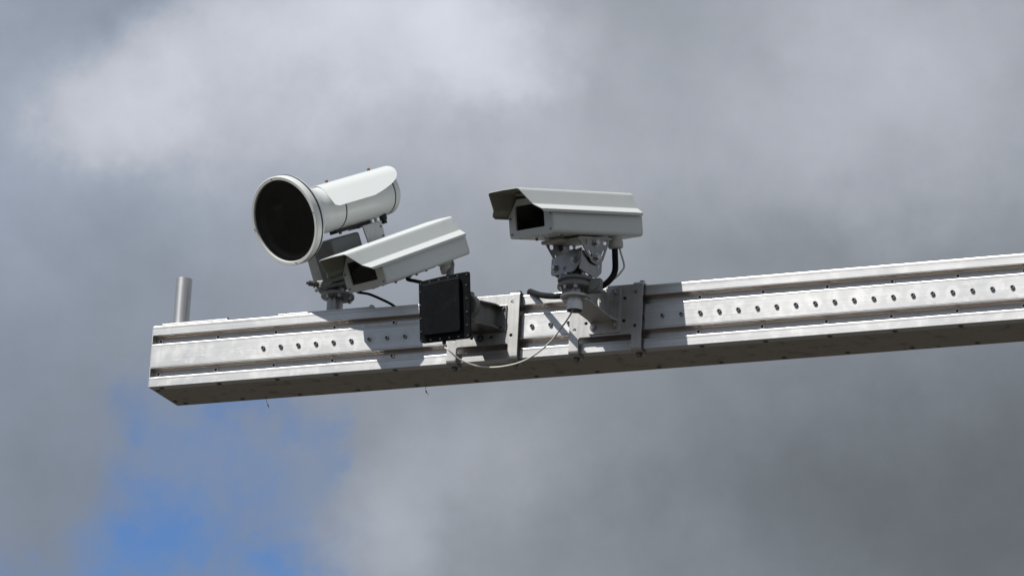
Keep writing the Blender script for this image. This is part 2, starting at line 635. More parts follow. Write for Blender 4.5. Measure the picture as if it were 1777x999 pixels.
def bm_prism(poly, mat, h, bm=None, bev=0.0):
    """closed polygon in local xy extruded along local z from 0 to h"""
    b = bmesh.new()
    A = [b.verts.new((x, y, 0)) for x, y in poly]
    B = [b.verts.new((x, y, h)) for x, y in poly]
    n = len(poly)
    f0 = b.faces.new(A[::-1])
    f1 = b.faces.new(B)
    for i in range(n):
        b.faces.new((A[i], A[(i + 1) % n], B[(i + 1) % n], B[i]))
    if bev:
        bmesh.ops.recalc_face_normals(b, faces=b.faces)
        ed = list(set(list(f0.edges) + list(f1.edges)))
        bmesh.ops.bevel(b, geom=ed, offset=bev, segments=2, affect='EDGES', profile=0.5)
    b.transform(mat)
    return join(bm, b)


def mesh_of(bm, name, mat, smooth=35):
    bmesh.ops.recalc_face_normals(bm, faces=bm.faces)
    me = bpy.data.meshes.new(name)
    bm.to_mesh(me)
    bm.free()
    finish(me, smooth)
    me.materials.append(M[mat])
    return me


def socket_bolt(name, r, h, mat, washer=0.0):
    """socket-head cap screw, axis local +z, seat at z = 0"""
    prof = []
    if washer:
        prof += [(0, 0), (washer, 0), (washer, 0.0012), (r, 0.0014)]
    else:
        prof += [(0, 0), (r, 0)]
    prof += [(r, h * 0.8), (r * 0.9, h), (r * 0.56, h), (r * 0.52, h * 0.45), (0, h * 0.40)]
    me = mesh_of(bm_lathe(prof, None, 14), name, mat)
    me.materials.append(M['black_gasket'])
    for f in me.polygons:
        if f.center.z > 0.3 * h and max(math.hypot(*me.vertices[i].co[:2]) for i in f.vertices) < r * 0.6:
            f.material_index = 1
    return me


def hex_bolt(name, r, h, mat, washer=1.35):
    bm = bm_lathe([(0, 0), (r * washer, 0), (r * washer, h * 0.18), (0, h * 0.18)], None, 16)
    bm = bm_prism([(r * math.cos(PI / 3 * i), r * math.sin(PI / 3 * i)) for i in range(6)], Matrix.Translation((0, 0, h * 0.18)), h * 0.7, bm)
    bm = bm_lathe([(0, h * 0.85), (r * 0.82, h * 0.88), (r * 0.7, h), (0, h)], None, 12, bm)
    return mesh_of(bm, name, mat)


ME = {
    'cap': socket_bolt('cap_screw', 0.0064, 0.0056, 'bolt_mid'),
    'flat': socket_bolt('washer_screw', 0.0080, 0.0045, 'bolt_bright', washer=0.0),
    'under': socket_bolt('underside_screw', 0.0085, 0.0014, 'bolt_dark', washer=0.0),
    'hex': hex_bolt('hex_bolt', 0.0085, 0.0095, 'bolt'),
    'hex_dark': hex_bolt('hex_bolt_weathered', 0.0085, 0.0105, 'bolt_dark'),
    'small': socket_bolt('small_screw', 0.0036, 0.0026, 'bolt'),
    'tiny': socket_bolt('tiny_screw', 0.0028, 0.0022, 'bolt'),
    'tiny_dark': socket_bolt('tiny_dark_screw', 0.0028, 0.0022, 'bolt_dark'),
    'rust': socket_bolt('rusted_screw', 0.0050, 0.0080, 'rust'),
    'hexs': hex_bolt('small_hex_bolt', 0.0062, 0.008, 'bolt'),
}
FRONT = frame((0, -1, 0))
TOP = frame((0, 0, 1))
DOWN = frame((0, 0, -1))

# ------------------------------------------------------------------ ground
gb = bmesh.new()
bmesh.ops.create_grid(gb, x_segments=2, y_segments=2, size=6000)
gme = bpy.data.meshes.new('ground')
gb.to_mesh(gme)
gb.free()
gme.materials.append(M['ground'])
gnd = bpy.data.objects.new('ground', gme)
COL.objects.link(gnd)
gnd['kind'] = 'structure'

# an added, unseen belt of trees that blocks low sky light and darkens reflections
m, t, p, g, out = new_mat('added_blocker_foliage')
c = t.mix(t.maprange(t.noise(g, 0.5, 6, 0.7), 0.35, 0.65, 0, 1), (0.020, 0.028, 0.012, 1), (0.055, 0.065, 0.028, 1))
t.link(c, p.inputs['Base Color'])
p.inputs['Roughness'].default_value = 0.9
M['blocker_foliage'] = m
rng = random.Random(3)
wb = bmesh.new()
NB = 260
rows = []
for i in range(NB):
    a = 2 * PI * i / NB
    top = 9.5 + 2.2 * math.sin(5 * a + 1) + 1.2 * math.sin(17 * a) + rng.uniform(-1.3, 1.3)
    col = []
    for k, (f, dr) in enumerate(((0.0, 0.0), (0.35, 1.5), (0.7, 3.5), (0.92, 6.0), (1.0, 9.0), (0.9, 14.0), (0.0, 18.0))):
        r = 88 + dr + rng.uniform(-1.2, 1.2)
        col.append(wb.verts.new((r * math.cos(a), r * math.sin(a), f * top + (rng.uniform(-0.5, 0.5) if 0 < f else 0))))
    rows.append(col)
for i in range(NB):
    A, B = rows[i], rows[(i + 1) % NB]
    for k in range(6):
        wb.faces.new((A[k], B[k], B[k + 1], A[k + 1]))
wme = bpy.data.meshes.new('added_tree_belt')
wb.to_mesh(wme)
wb.free()
wme.materials.append(M['blocker_foliage'])
belt = bpy.data.objects.new('added_tree_belt', wme)
COL.objects.link(belt)
belt['kind'] = 'stuff'
belt['label'] = 'added dark belt of trees, unseen, blocking low sky light'
belt['category'] = 'trees'

# ------------------------------------------------------------------ the beam
XE = 5.6
beam = thing('gantry_beam', 'long brushed aluminium box beam with grooved face and rows of bolts', 'beam', (0, 0, 0))
YZ = Matrix(((0, 0, 1, 0), (1, 0, 0, 0), (0, 1, 0, 0), (0, 0, 0, 1)))    # local xy -> beam yz, local z -> beam x


def strip(z0, z1, depth, r, notch=()):
    """section in (y, z) of one raised strip, its front edges rounded, with fine extrusion lines"""
    pts = [(depth, z0)]
    for a in range(6):
        th = -PI / 2 - a * PI / 10
        pts.append((r + r * math.cos(th), z0 + r + r * math.sin(th)))
    for zn in notch:
        pts += [(0, zn - 0.0008), (0.0007, zn), (0, zn + 0.0008)]
    for a in range(6):
        th = PI - a * PI / 10
        pts.append((r + r * math.cos(th), z1 - r + r * math.sin(th)))
    pts.append((depth, z1))
    return pts


LEN = XE
part('upper_rail', bm_prism(strip(0.1667, 0.2000, 0.0290, 0.0030, (0.1905,)), YZ @ Matrix.Translation((0, 0, 0.004)), LEN), 'alu', beam)
part('middle_panel', bm_prism(strip(0.0597, 0.1405, 0.0290, 0.0032, (0.0655, 0.1335)), YZ @ Matrix.Translation((0, 0, 0.004)), LEN), 'alu', beam)
part('lower_rail', bm_prism(strip(0.0000, 0.0323, 0.0290, 0.0022, (0.0250,)), YZ @ Matrix.Translation((0, 0, 0.004)), LEN), 'alu', beam)
part('core_channel', bm_box((0.004, 0.0245, 0.0035), (LEN, 0.1985, 0.1985)), 'alu_core', beam)
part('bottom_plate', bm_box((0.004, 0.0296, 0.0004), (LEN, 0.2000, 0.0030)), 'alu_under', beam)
part('end_cap', bm_box((0.0, 0.0008, 0.0008), (0.0036, 0.1995, 0.1996), 0.0008, 1), 'alu', beam)
for k in range(28):
    x = 0.0225 + 0.1992 * k
    for z in (0.1540, 0.0475):
        inst('screw', ME['flat'], beam, (x, 0.0245, z), FRONT)
for k in range(80):
    x = 0.391 + 0.0598 * k
    if x < LEN - 0.1:
        inst('bolt', ME['cap'], beam, (x, 0.0, 0.0988), FRONT @ Matrix.Rotation(random.random(), 3, 'Z'))
for k in range(27):
    x = 0.040 + 0.1988 * k
    for y in (0.0178, 0.1815):
        inst('underside_bolt', ME['under'], beam, (x, y, 0.0004 if y > 0.03 else 0.0), DOWN)
for y in (0.038, 0.156):
    inst('underside_bolt', ME['under'], beam, (0.016, y, 0.0004), DOWN)
for zz in (0.1667, 0.0597):  # added thin strips that paint the brown sun reflection under the rails
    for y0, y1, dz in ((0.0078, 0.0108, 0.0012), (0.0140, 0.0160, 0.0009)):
        part('reflection_strip', bm_box((0.0045, y0, zz - dz), (LEN - 0.03, y1, zz - 0.0001)), 'brown_reflection', beam, 0)
# the post that carries the beam, beyond the right edge of the photograph
pb = bm_box((LEN - 0.02, -0.02, -BZ + 0.03), (LEN + 0.22, 0.22, 0.28), 0.012)
part('upright_post', pb, 'steel_pipe', beam)
part('foot_plate', bm_box((LEN - 0.12, -0.12, -BZ + 0.001), (LEN + 0.32, 0.32, -BZ + 0.029), 0.004), 'steel_pipe', beam)

# ------------------------------------------------------------------ bare pipe stub
stub = thing('pipe_stub', 'bare upright steel pipe stub with nothing on it, near the free end of the beam', 'pipe', (0.067, 0.06, 0.2))
part('base_plate', bm_box((0.031, 0.004, 0.2002), (0.2575, 0.19, 0.2062), 0.001), 'steel_plate', stub)
pp = bm_lathe([(0.0215, 0), (0.0252, 0), (0.0252, 0.0905), (0.0249, 0.0925), (0.0252, 0.0945), (0.0252, 0.1612), (0.0246, 0.1620), (0.0222, 0.1620), (0.0215, 0.1612)],
              Matrix.Translation((0.0665, 0.06, 0.2062)), 40, None, True)
part('pipe', pp, 'steel_pipe', stub)
for x in (0.049, 0.2445):
    for y in (0.022, 0.172):
        inst('bolt', ME['hex'], stub, (x, y, 0.2062), TOP @ Matrix.Rotation(random.random(), 3, 'Z'))

# ------------------------------------------------------------------ scope camera mount
mount = thing('mounting_post', 'steel post with round flanges and grey box carrying the round white camera', 'camera mount', (0.577, 0.10, 0.2))
part('base_plate', bm_box((0.431, 0.004, 0.2002), (0.757, 0.19, 0.2062), 0.001), 'steel_plate', mount)
for x in (0.447, 0.741):
    for y in (0.022, 0.172):
        inst('bolt', ME['hex'], mount, (x, y, 0.2062), TOP @ Matrix.Rotation(random.random(), 3, 'Z'))
part('post', bm_cyl((0.577, 0.1, 0.2062), (0.577, 0.1, 0.318), 0.0252, 36), 'stainless', mount)
part('flange', bm_cyl((0.585, 0.1, 0.276), (0.585, 0.1, 0.288), 0.052, 40, 0.002), 'cast', mount)
part('flange', bm_cyl((0.577, 0.1, 0.312), (0.577, 0.1, 0.324), 0.040, 40, 0.002), 'cast', mount)
for a in (-1.9, -1.0, -0.1, 0.9, 2.2):
    inst('flange_bolt', ME['hexs'], mount, (0.585 + 0.042 * math.cos(a), 0.1 + 0.042 * math.sin(a), 0.276), DOWN)
cl = bm_box((0.525, 0.062, 0.303), (0.575, 0.10, 0.327), 0.004)
cl = bm_box((0.530, 0.075, 0.290), (0.556, 0.115, 0.334), 0.004, 2, cl)
part('clamp', cl, 'cast', mount)
cb = bm_cyl((0.532, 0.066, 0.315), (0.506, 0.050, 0.316), 0.0085, 6)
cb = bm_cyl((0.524, 0.061, 0.3152), (0.520, 0.0585, 0.3153), 0.0125, 20, 0, cb)
cb = bm_cyl((0.509, 0.052, 0.316), (0.500, 0.0465, 0.3163), 0.0045, 12, 0, cb)
part('clamp_bolt', cb, 'bolt_dark', mount)
# the grey box sits tilted like the camera above it
BX = axes(69.5, 27.5, 0, (0.576, 0.085, 0.402))
bm = bm_box((-0.064, -0.062, -0.070), (0.060, 0.075, 0.062), 0.009, 3, None, BX)
gbx = part('motor_box', bm, 'grey_box', mount)
part('lid', bm_box((-0.0652, -0.0632, -0.084), (0.0612, 0.0762, -0.072), 0.004, 2, None, BX), 'grey_box', gbx)
part('box_screw', bm_cyl(BX @ Vector((-0.050, -0.060, -0.056)), BX @ Vector((-0.050, -0.066, -0.056)), 0.005, 14), 'bolt_dark', gbx)
part('neck', bm_cyl((0.577, 0.1, 0.322), (0.577, 0.1, 0.350), 0.030, 32), 'cast', mount)
# sheet bracket from box up to the camera's rail
SC = axes(68.0, 27.6, 0, (0.5172, -0.17, 0.4432))
br = bm_prism(rounded([(-0.040, -0.085), (0.046, -0.085), (0.040, -0.165), (0.030, -0.20), (-0.022, -0.20), (-0.034, -0.165)], 0.004, 3),
              SC @ Matrix(((0, 0, 1, 0.0), (1, 0, 0, 0.330), (0, 1, 0, 0), (0, 0, 0, 1))) @ Matrix.Translation((0, 0, 0.030)), 0.004)
br = bm_box((-0.034, 0.290, -0.0865), (0.034, 0.376, -0.0827), 0.001, 1, br, SC)
part('tilt_bracket', br, 'steel_plate', mount)
for dz in (-0.1, -0.13):
    p = SC @ Vector((0.034, 0.366, dz))
    inst('bolt', ME['tiny_dark'], mount, p, SC.to_3x3() @ frame((1, 0, 0), (0, 1, 0)))

# ------------------------------------------------------------------ scope camera
scope = thing('round_camera', 'large white cylindrical camera with a wide dark round lens and sunshield', 'camera', (0.5172, -0.17, 0.4432))
AX = SC @ Matrix(((1, 0, 0, 0), (0, 0, 1, 0), (0, -1, 0, 0), (0, 0, 0, 1)))     # local z = towards the rear
RT = 0.0725
hood = bm_lathe([(0.1270, 0.0030), (0.1280, 0.0005), (0.1368, 0.0), (0.1385, 0.0015), (0.1390, 0.004), (0.1390, 0.0215), (0.1380, 0.0222),
                 (0.1262, 0.0222), (0.1260, 0.0100)], AX, 96, None, True)
part('front_ring', hood, 'ring_white', scope)
part('gasket', bm_lathe([(0.120, 0.0225), (0.1397, 0.0225), (0.1397, 0.0275), (0.120, 0.0275)], AX, 96, None, True), 'black_gasket', scope)
part('lens_glass', bm_lathe([(0.0, 0.0045), (0.1258, 0.0045), (0.1258, 0.0080), (0.0, 0.0080)], AX, 96), 'filter_glass', scope)
part('bell', bm_lathe([(0.118, 0.0278), (0.1380, 0.0278), (0.1380, 0.0330), (0.1340, 0.0375), (0.1225, 0.0500), (0.1090, 0.0660), (0.0960, 0.0830), (0.0850, 0.1010),
                       (0.0775, 0.1190), (0.0740, 0.1350), (RT, 0.150), (RT, 0.2040), (RT - 0.003, 0.2042),
                       (0.0690, 0.150), (0.0740, 0.119), (0.0925, 0.083), (0.116, 0.052)], AX, 80, None, True), 'white_tube', scope)
part('barrel_baffle', bm_lathe([(0.1255, 0.0085), (0.1240, 0.0222), (0.1165, 0.028), (0.1150, 0.052), (0.0910, 0.083), (0.0720, 0.119), (0.0680, 0.150), (0.0600, 0.150), (0.0600, 0.300), (0, 0.300)], AX, 80), 'baffle', scope)
part('inner_ring', bm_lathe([(0.1165, 0.030), (0.1085, 0.031), (0.1085, 0.036), (0.1160, 0.037)], AX, 80, None, True), 'baffle', scope)
part('inner_lens', bm_lathe([(0, 0.128), (0.03, 0.131), (0.066, 0.142), (0.066, 0.146), (0, 0.146)], AX, 64), 'filter_glass', scope)
part('band', bm_lathe([(RT - 0.004, 0.2045), (RT + 0.0006, 0.2045), (RT + 0.0006, 0.2090), (RT - 0.004, 0.2090)], AX, 72, None, True), 'black_gasket', scope)
part('tube', bm_lathe([(RT - 0.004, 0.2093), (RT, 0.2093), (RT, 0.4305), (RT - 0.004, 0.4305)], AX, 72, None, True), 'white_tube', scope)
part('band', bm_lathe([(RT - 0.004, 0.4308), (RT + 0.0006, 0.4308), (RT + 0.0006, 0.4350), (RT - 0.004, 0.4350)], AX, 72, None, True), 'black_gasket', scope)
part('rear_cap', bm_lathe([(RT - 0.004, 0.4353), (RT, 0.4353), (RT, 0.4550), (RT - 0.004, 0.4600), (RT - 0.010, 0.4620), (0, 0.4620)], AX, 72), 'white_tube', scope)
# sunshield: rolled sheet over the top, its front edge swept back and its rear lower corners rounded off
RS, TH0 = 0.0768, rad(48)
ARC, STR = RS * TH0, 0.0715
NA, NL = 40, 30


def shield_pt(t, off):
    """t runs -1..1 across the sheet: rolled over the top, straight down the sides"""
    d = abs(t) * (ARC + STR)
    r = RS - off
    if d <= ARC:
        x, z = r * math.sin(d / RS), r * math.cos(d / RS)
    else:
        e = d - ARC
        x = r * math.sin(TH0) + e * math.cos(TH0)
        z = r * math.cos(TH0) - e * math.sin(TH0)
    return (x if t >= 0 else -x), z


def shield_ends(a):
    f = 0.168 - 0.034 * a + 0.012 * max(0.0, (a - 0.93) / 0.07) ** 2
    return f, 0.488 - 0.18 * a ** 4


b = bmesh.new()
vo, vi = [], []
for i in range(NA + 1):
    t_ = -1 + 2 * i / NA
    f, rr = shield_ends(abs(t_))
    ro, ri = [], []
    for j in range(NL + 1):
        y = f + (rr - f) * j / NL
        for lst, off in ((ro, 0.0), (ri, 0.0018)):
            x, z = shield_pt(t_, off)
            lst.append(b.verts.new(SC @ Vector((x, y, z))))
    vo.append(ro)
    vi.append(ri)
for i in range(NA):
    for j in range(NL):
        b.faces.new((vo[i][j], vo[i + 1][j], vo[i + 1][j + 1], vo[i][j + 1]))
        b.faces.new((vi[i][j], vi[i][j + 1], vi[i + 1][j + 1], vi[i + 1][j]))
for i in range(NA):
    for j in (0, NL):
        b.faces.new((vo[i][j], vo[i + 1][j], vi[i + 1][j], vi[i][j]))
for j in range(NL):
    for i in (0, NA):
        b.faces.new((vo[i][j], vo[i][j + 1], vi[i][j + 1], vi[i][j]))
sh = part('sunshield', b, 'white_tube', scope, smooth=50)
for y in (0.226, 0.42):
    inst('shield_screw', ME['rust'], sh, SC @ Vector((0, y, RS - 0.0005)), SC.to_3x3())
part('rail', bm_box((-0.016, 0.190, -0.0825), (0.016, 0.345, -RT + 0.001), 0.0015, 1, None, SC), 'inner_black', scope)
for y in (0.215, 0.300):
    part('rail_screw', bm_cyl(SC @ Vector((0.006, y, -0.082)), SC @ Vector((0.006, y, -0.088)), 0.0045, 12), 'rust', scope)
for y in (0.352, 0.375):
    part('rail_stud', bm_cyl(SC @ Vector((0.012, y, -0.083)), SC @ Vector((0.012, y, -RT + 0.001)), 0.005, 12), 'bolt', scope)
cg = bm_cyl(SC @ Vector((0.020, 0.402, -0.066)), SC @ Vector((0.020, 0.402, -0.084)), 0.012, 18, 0.001)
cg = bm_cyl(SC @ Vector((0.020, 0.402, -0.084)), SC @ Vector((0.020, 0.402, -0.096)), 0.0085, 12, 0.001, cg)
part('cable_gland', cg, 'black_gasket', scope)
for k in range(4):
    a = rad(90 * k)
    pos = AX @ Vector((0.1325 * math.cos(a), 0.1325 * math.sin(a), 0.0))
    inst('ring_screw', ME['tiny_dark'], scope, pos, AX.to_3x3() @ frame((0, 0, -1)), 0.7)


# ------------------------------------------------------------------ box-shaped camera housings
def housing(label, yaw, pitch, roll, O, kw, kl, kh, name='camera_housing'):
    T = axes(yaw, pitch, roll, O)
    R3 = T.to_3x3()
    th = thing(name, label, 'camera', O, 'box-shaped camera housings')
    HW, LB = 0.076 * kw, 0.398 * kl

    def Lc(x, y, z):
        return T @ Vector((x, y, z))
    HT = 0.098 * kh
    XZ = Matrix(((1, 0, 0, 0), (0, 0, 1, 0), (0, 1, 0, 0), (0, 0, 0, 1)))       # local xy -> device xz, local z -> device y
    HM = 0.059 * kh
    XT = 0.045 * kw
    HT = 0.104 * kh
    sec = rounded([(-HW, 0), (HW, 0), (HW, HM), (XT, HT), (-XT, HT), (-HW, HM)], [0.013, 0.013, 0.004, 0.004, 0.004, 0.004], 5)
    # body: a tray open at the front, closed behind
    inner = rounded([(-HW + 0.003, 0.003), (HW - 0.003, 0.003), (HW - 0.003, HM - 0.002), (XT - 0.002, HT - 0.003), (-XT + 0.002, HT - 0.003), (-HW + 0.003, HM - 0.002)], [0.010, 0.010, 0.003, 0.003, 0.003, 0.003], 5)
    b = bm_sheet(sec, [inner], LB - 0.006, T @ XZ @ Matrix.Translation((0, 0, 0.0062)), 0.0)
    body = part('body', b, 'white', th)
    part('rear_plate', bm_prism(sec, T @ XZ @ Matrix.Translation((0, 0, LB + 0.0004)), 0.004, None, 0.001), 'white', th)
    # front plate with its window opening
    wz0, wz1 = 0.021 * kh, 0.086 * kh
    wl, wr = -0.69 * HW, 0.60 * HW
    win = rounded([(wl, wz0), (wr, wz0), (wr, wz1), (wl, wz1)], 0.004, 3)
    fp = part('front_plate', bm_sheet(sec, [win], 0.006, T @ XZ, 0.0008), 'white', th)
    part('glass', bm_box((wl - 0.003, 0.0064, wz0 - 0.003), (wr + 0.003, 0.0092, wz1 + 0.003), 0, 1, None, T), 'glass', fp)
    for sxn, zz in ((-0.87, 0.012), (0.87, 0.012), (-0.90, 0.054), (0.90, 0.053)):
        inst('screw', ME['small'], fp, Lc(sxn * HW, 0.0, zz * kh), R3 @ frame((0, -1, 0)))
    # inside: dark liner and the camera's lens
    b = bm_box((-HW + 0.004, 0.0098, 0.004), (HW - 0.004, 0.20, 0.0065), 0, 1, None, T)
    b = bm_box((-XT + 0.002, 0.0098, HT - 0.007), (XT - 0.002, 0.20, HT - 0.004), 0, 1, b, T)
    b = bm_box((-HW + 0.004, 0.0098, 0.007), (-HW + 0.006, 0.20, HM - 0.004), 0, 1, b, T)
    b = bm_box((HW - 0.006, 0.0098, 0.007), (HW - 0.004, 0.20, HM - 0.004), 0, 1, b, T)
    b = bm_box((-HW + 0.004, 0.2005, 0.004), (HW - 0.004, 0.203, HM - 0.004), 0, 1, b, T)
    part('liner', b, 'inner_black', th)
    LM = T @ Matrix.Translation((0.004, 0, 0.052 * kh)) @ Matrix(((1, 0, 0, 0), (0, 0, 1, 0), (0, -1, 0, 0), (0, 0, 0, 1)))
    b = bm_lathe([(0.020, 0.052), (0.031, 0.040), (0.034, 0.040), (0.034, 0.105), (0.028, 0.110), (0.028, 0.19), (0.0, 0.19)], LM, 40)
    ln = part('lens_barrel', b, 'inner_black', th)
    part('lens', bm_lathe([(0, 0.047), (0.012, 0.0485), (0.0215, 0.053), (0.0215, 0.055), (0, 0.055)], LM, 40), 'filter_glass', ln)
    # roof: bent sheet, raked at the front so that it shades the window
    zt, zk, zf, ze = 0.120 * kh, 0.076 * kh, 0.0625 * kh, 0.0545 * kh
    r0 = [(-0.0838 * kw, ze, 0.0), (-0.0850 * kw, zf - 0.0008, 0.12), (-0.0838 * kw, zf + 0.0008, 0.14), (-0.0690 * kw, zk - 0.0008, 0.33), (-0.0678 * kw, zk + 0.0008, 0.35),
          (-0.0535 * kw, zt - 0.0070, 0.93), (-0.0510 * kw, zt - 0.0022, 0.98), (-0.0465 * kw, zt, 1.0)]
    ridge = r0 + [(0.0, zt + 0.0012, 1.0)] + [(-x, z, f) for x, z, f in r0[::-1]]
    # close up each bend with an extra row so the sheet stays crisp
    fine = []
    for i, (x, z, f) in enumerate(ridge):
        if i:
            x0, z0, f0 = ridge[i - 1]
            for k in (0.04, 0.5, 0.96):
                fine.append((x0 + (x - x0) * k, z0 + (z - z0) * k, f0 + (f - f0) * k))
        fine.append((x, z, f))
    b = bmesh.new()
    rows = []
    yr = 0.396 * kl
    for x, z, f in fine:
        ff = f + 0.10 * math.sin(PI * f) * (1 - f)
        yf = (-0.050 - 0.065 * ff) * kl
        rows.append([b.verts.new(Lc(x, yf + (yr - yf) * t_, z)) for t_ in (0, 0.02, 0.25, 0.5, 0.75, 0.98, 1.0)])
    for A, B in zip(rows[:-1], rows[1:]):
        for i in range(6):
            b.faces.new((A[i], A[i + 1], B[i + 1], B[i]))
    bmesh.ops.recalc_face_normals(b, faces=b.faces)
    # make sure normals point up, then thicken inward
    up = T.to_3x3() @ Vector((0, 0, 1))
    if sum((f.normal.dot(up) for f in b.faces)) < 0:
        bmesh.ops.reverse_faces(b, faces=b.faces)
    bmesh.ops.solidify(b, geom=b.faces[:], thickness=0.0022)
    Ti = T.inverted()
    inner_faces = []
    b.faces.ensure_lookup_table()
    bmesh.ops.recalc_face_normals(b, faces=b.faces)
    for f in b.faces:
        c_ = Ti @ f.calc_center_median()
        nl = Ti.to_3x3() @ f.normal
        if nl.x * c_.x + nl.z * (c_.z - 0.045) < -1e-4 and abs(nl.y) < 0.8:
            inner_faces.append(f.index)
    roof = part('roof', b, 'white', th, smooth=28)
    roof.data.materials.append(M['olive_in'])
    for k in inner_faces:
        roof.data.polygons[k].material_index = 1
    part('roof_bracket', bm_box((-0.030, -0.030, zt - 0.012), (0.030, 0.004, zt - 0.0045), 0.0015, 1, None, T), 'olive_in', roof)
    for y in (-0.085, -0.060):
        inst('roof_screw', ME['tiny'], roof, Lc(-0.01, y * kl, zt - 0.0025), R3 @ frame((0, 0, -1)))
    inst('roof_screw', ME['tiny'], roof, Lc(0.0, -0.016, zt - 0.0122), R3 @ frame((0, 0, -1)))
    # cable glands and screws below
    gx, gy = 0.030 * kw, 0.330 * kl
    if pitch < 20:
        gx, gy = 0.052 * kw, 0.305 * kl
    G = T @ Matrix.Translation((gx, gy, 0.0))
    if pitch < 20:
        g = bm_lathe([(0, 0.001), (0.0215, 0.001), (0.0215, -0.009), (0.0200, -0.010), (0.0200, -0.013), (0.0225, -0.014), (0.0225, -0.031), (0.0200, -0.036), (0.013, -0.037), (0, -0.037)], G, 18)
    else:
        g = bm_lathe([(0, 0.001), (0.0225, 0.001), (0.0225, -0.007), (0.0170, -0.009), (0.0170, -0.012), (0.0195, -0.013), (0.0195, -0.032), (0.0160, -0.036), (0.0, -0.036)], G, 12)
    part('cable_gland', g, 'plastic_grey', th, smooth=20)
    b = bm_box((-0.020, 0.10 * kl, -0.006), (0.020, 0.30 * kl, -0.0004), 0.001, 1, None, T)
    part('mounting_strip', b, 'olive_in', th)
    for x, y in ((0.045, 0.075), (0.045, 0.175), (-0.03, 0.06), (0.03, 0.24)):
        part('bottom_screw', bm_cyl(Lc(x * kw, y * kl, 0.0), Lc(x * kw, y * kl, -0.0075), 0.0042, 10), 'bolt_dark', th)
    for x in (-0.05, -0.02, 0.015, 0.05):
        inst('screw', ME['tiny'], th, Lc(x * kw, 0.012, 0.0), R3 @ frame((0, 0, -1)))
    return th, T


cam1, T1 = housing('white box camera housing tilted down beneath the round camera, above the black antenna',
                   73.05, 29.1, 0.87, (0.7665, -0.0644, 0.2374), 1.049, 1.062, 1.077)
cam2, T2 = housing('white box camera housing on a hinged bracket, right of the black antenna',
                   67.15, 13.83, -4.7, (1.448, -0.405, 0.2339), 1.19, 0.942, 1.10)
# foot of the first housing
f1 = bm_cyl(T1 @ Vector((0.036, 0.372, -0.0005)), T1 @ Vector((0.036, 0.372, -0.02)), 0.012, 24, 0.002)
ft = T1 @ Vector((0.036, 0.372, -0.012))
f1 = bm_cyl((ft.x + 0.042, 0.150, 0.2125), (ft.x, ft.y, ft.z), 0.012, 24, 0, f1)
f1 = bm_cyl((ft.x + 0.042, 0.148, 0.2002), (ft.x + 0.042, 0.148, 0.212), 0.045, 32, 0.002, f1)
part('mounting_foot', f1, 'cast', cam1)


# ------------------------------------------------------------------ clamp brackets round the beam
def clamp(label, xc, holes, name='clamp_bracket'):
    th = thing(name, label, 'bracket', (xc, -0.015, 0.0), 'clamp brackets on the beam')
    h = 0.1155
    yo, tk = -0.0185, 0.006
    MF = Matrix(((1, 0, 0, xc), (0, 0, -1, yo + tk), (0, 1, 0, 0), (0, 0, 0, 1)))       # local xy -> xz, local z -> -y
    out = [(-h, 0.004), (-h, 0.199), (h, 0.199), (h, 0.004), (h - 0.031, 0.004), (h - 0.031, 0.0440), (-h + 0.031, 0.0440), (-h + 0.031, 0.004)]
    pl = rounded(out, [0, 0.003, 0.003, 0, 0, 0.007, 0.007, 0], 5)
    part('plate', bm_sheet(pl, [circle2(c, 0.0052) for c in holes], tk, MF, 0.0006), 'steel_plate', th)
    # legs bent under the beam, lips bent over it
    for sgn in (-1, 1):
        x0 = xc + (h - 0.031 if sgn > 0 else -h)
        for nm, z0, d, L_ in (('leg_hook', 0.0037, -1, 0.040), ('top_lip', 0.1993, 1, 0.030)):
            r1, r0 = (0.013, 0.007) if d < 0 else (0.0082, 0.0022)
            cy, cz = yo + r1, z0 - (0.001 if d > 0 else 0)
            arc = [(cy + r1 * math.cos(PI - d * -1 * 0 - a), cz + d * r1 * math.sin(a)) for a in [PI / 2 * i / 6 for i in range(7)]]
            arc_in = [(cy + r0 * math.cos(PI - a), cz + d * r0 * math.sin(a)) for a in [PI / 2 * i / 6 for i in range(7)]]
            poly = arc + [(cy + L_, cz + d * r1), (cy + L_, cz + d * r0)] + arc_in[::-1]
            part(nm, bm_prism(poly, YZ @ Matrix.Translation((0, 0, x0)), 0.031), 'steel_plate', th)
            inst('bolt', ME['hex_dark'], th, (x0 + 0.0155, 0.014, z0 + d * r1), DOWN if d < 0 else TOP)
    return th


HOLES = [(-0.093, 0.174), (0.093, 0.174), (-0.062, 0.1565), (0.059, 0.1565), (-0.062, 0.0868), (0.059, 0.0868), (-0.098, 0.069), (0.094, 0.069)]
c1 = clamp('notched steel clamp bracket holding the black antenna, left one of the pair', 1.135,
           [(-0.093, 0.174), (0.093, 0.175), (-0.093, 0.069), (0.093, 0.0695), (-0.0355, 0.069), (0.028, 0.068)])
c2 = clamp('notched steel clamp bracket carrying the pipe arm, right one of the pair', 1.5325, HOLES)

# ------------------------------------------------------------------ arm of the right camera
PX, PY = 1.523, -0.235
arm = thing('pipe_bracket', 'steel gusset bracket with an open vertical pipe, under the right box camera', 'bracket', (1.53, -0.02, 0.12))
MF = Matrix(((1, 0, 0, 1.530), (0, 0, -1, -0.0188), (0, 1, 0, 0), (0, 0, 0, 1)))
part('flange_plate', bm_prism(rounded([(-0.05, 0.050), (0.05, 0.050), (0.05, 0.19), (-0.05, 0.19)], 0.008, 4), MF, 0.006, None, 0.0008), 'steel_plate', arm)
for x, z in ((-0.032, 0.1755), (0.031, 0.1755), (-0.033, 0.0705), (0.032, 0.0698)):
    inst('bolt', ME['hex'], arm, (1.530 + x, -0.0248, z), FRONT @ Matrix.Rotation(random.random(), 3, 'Z'))
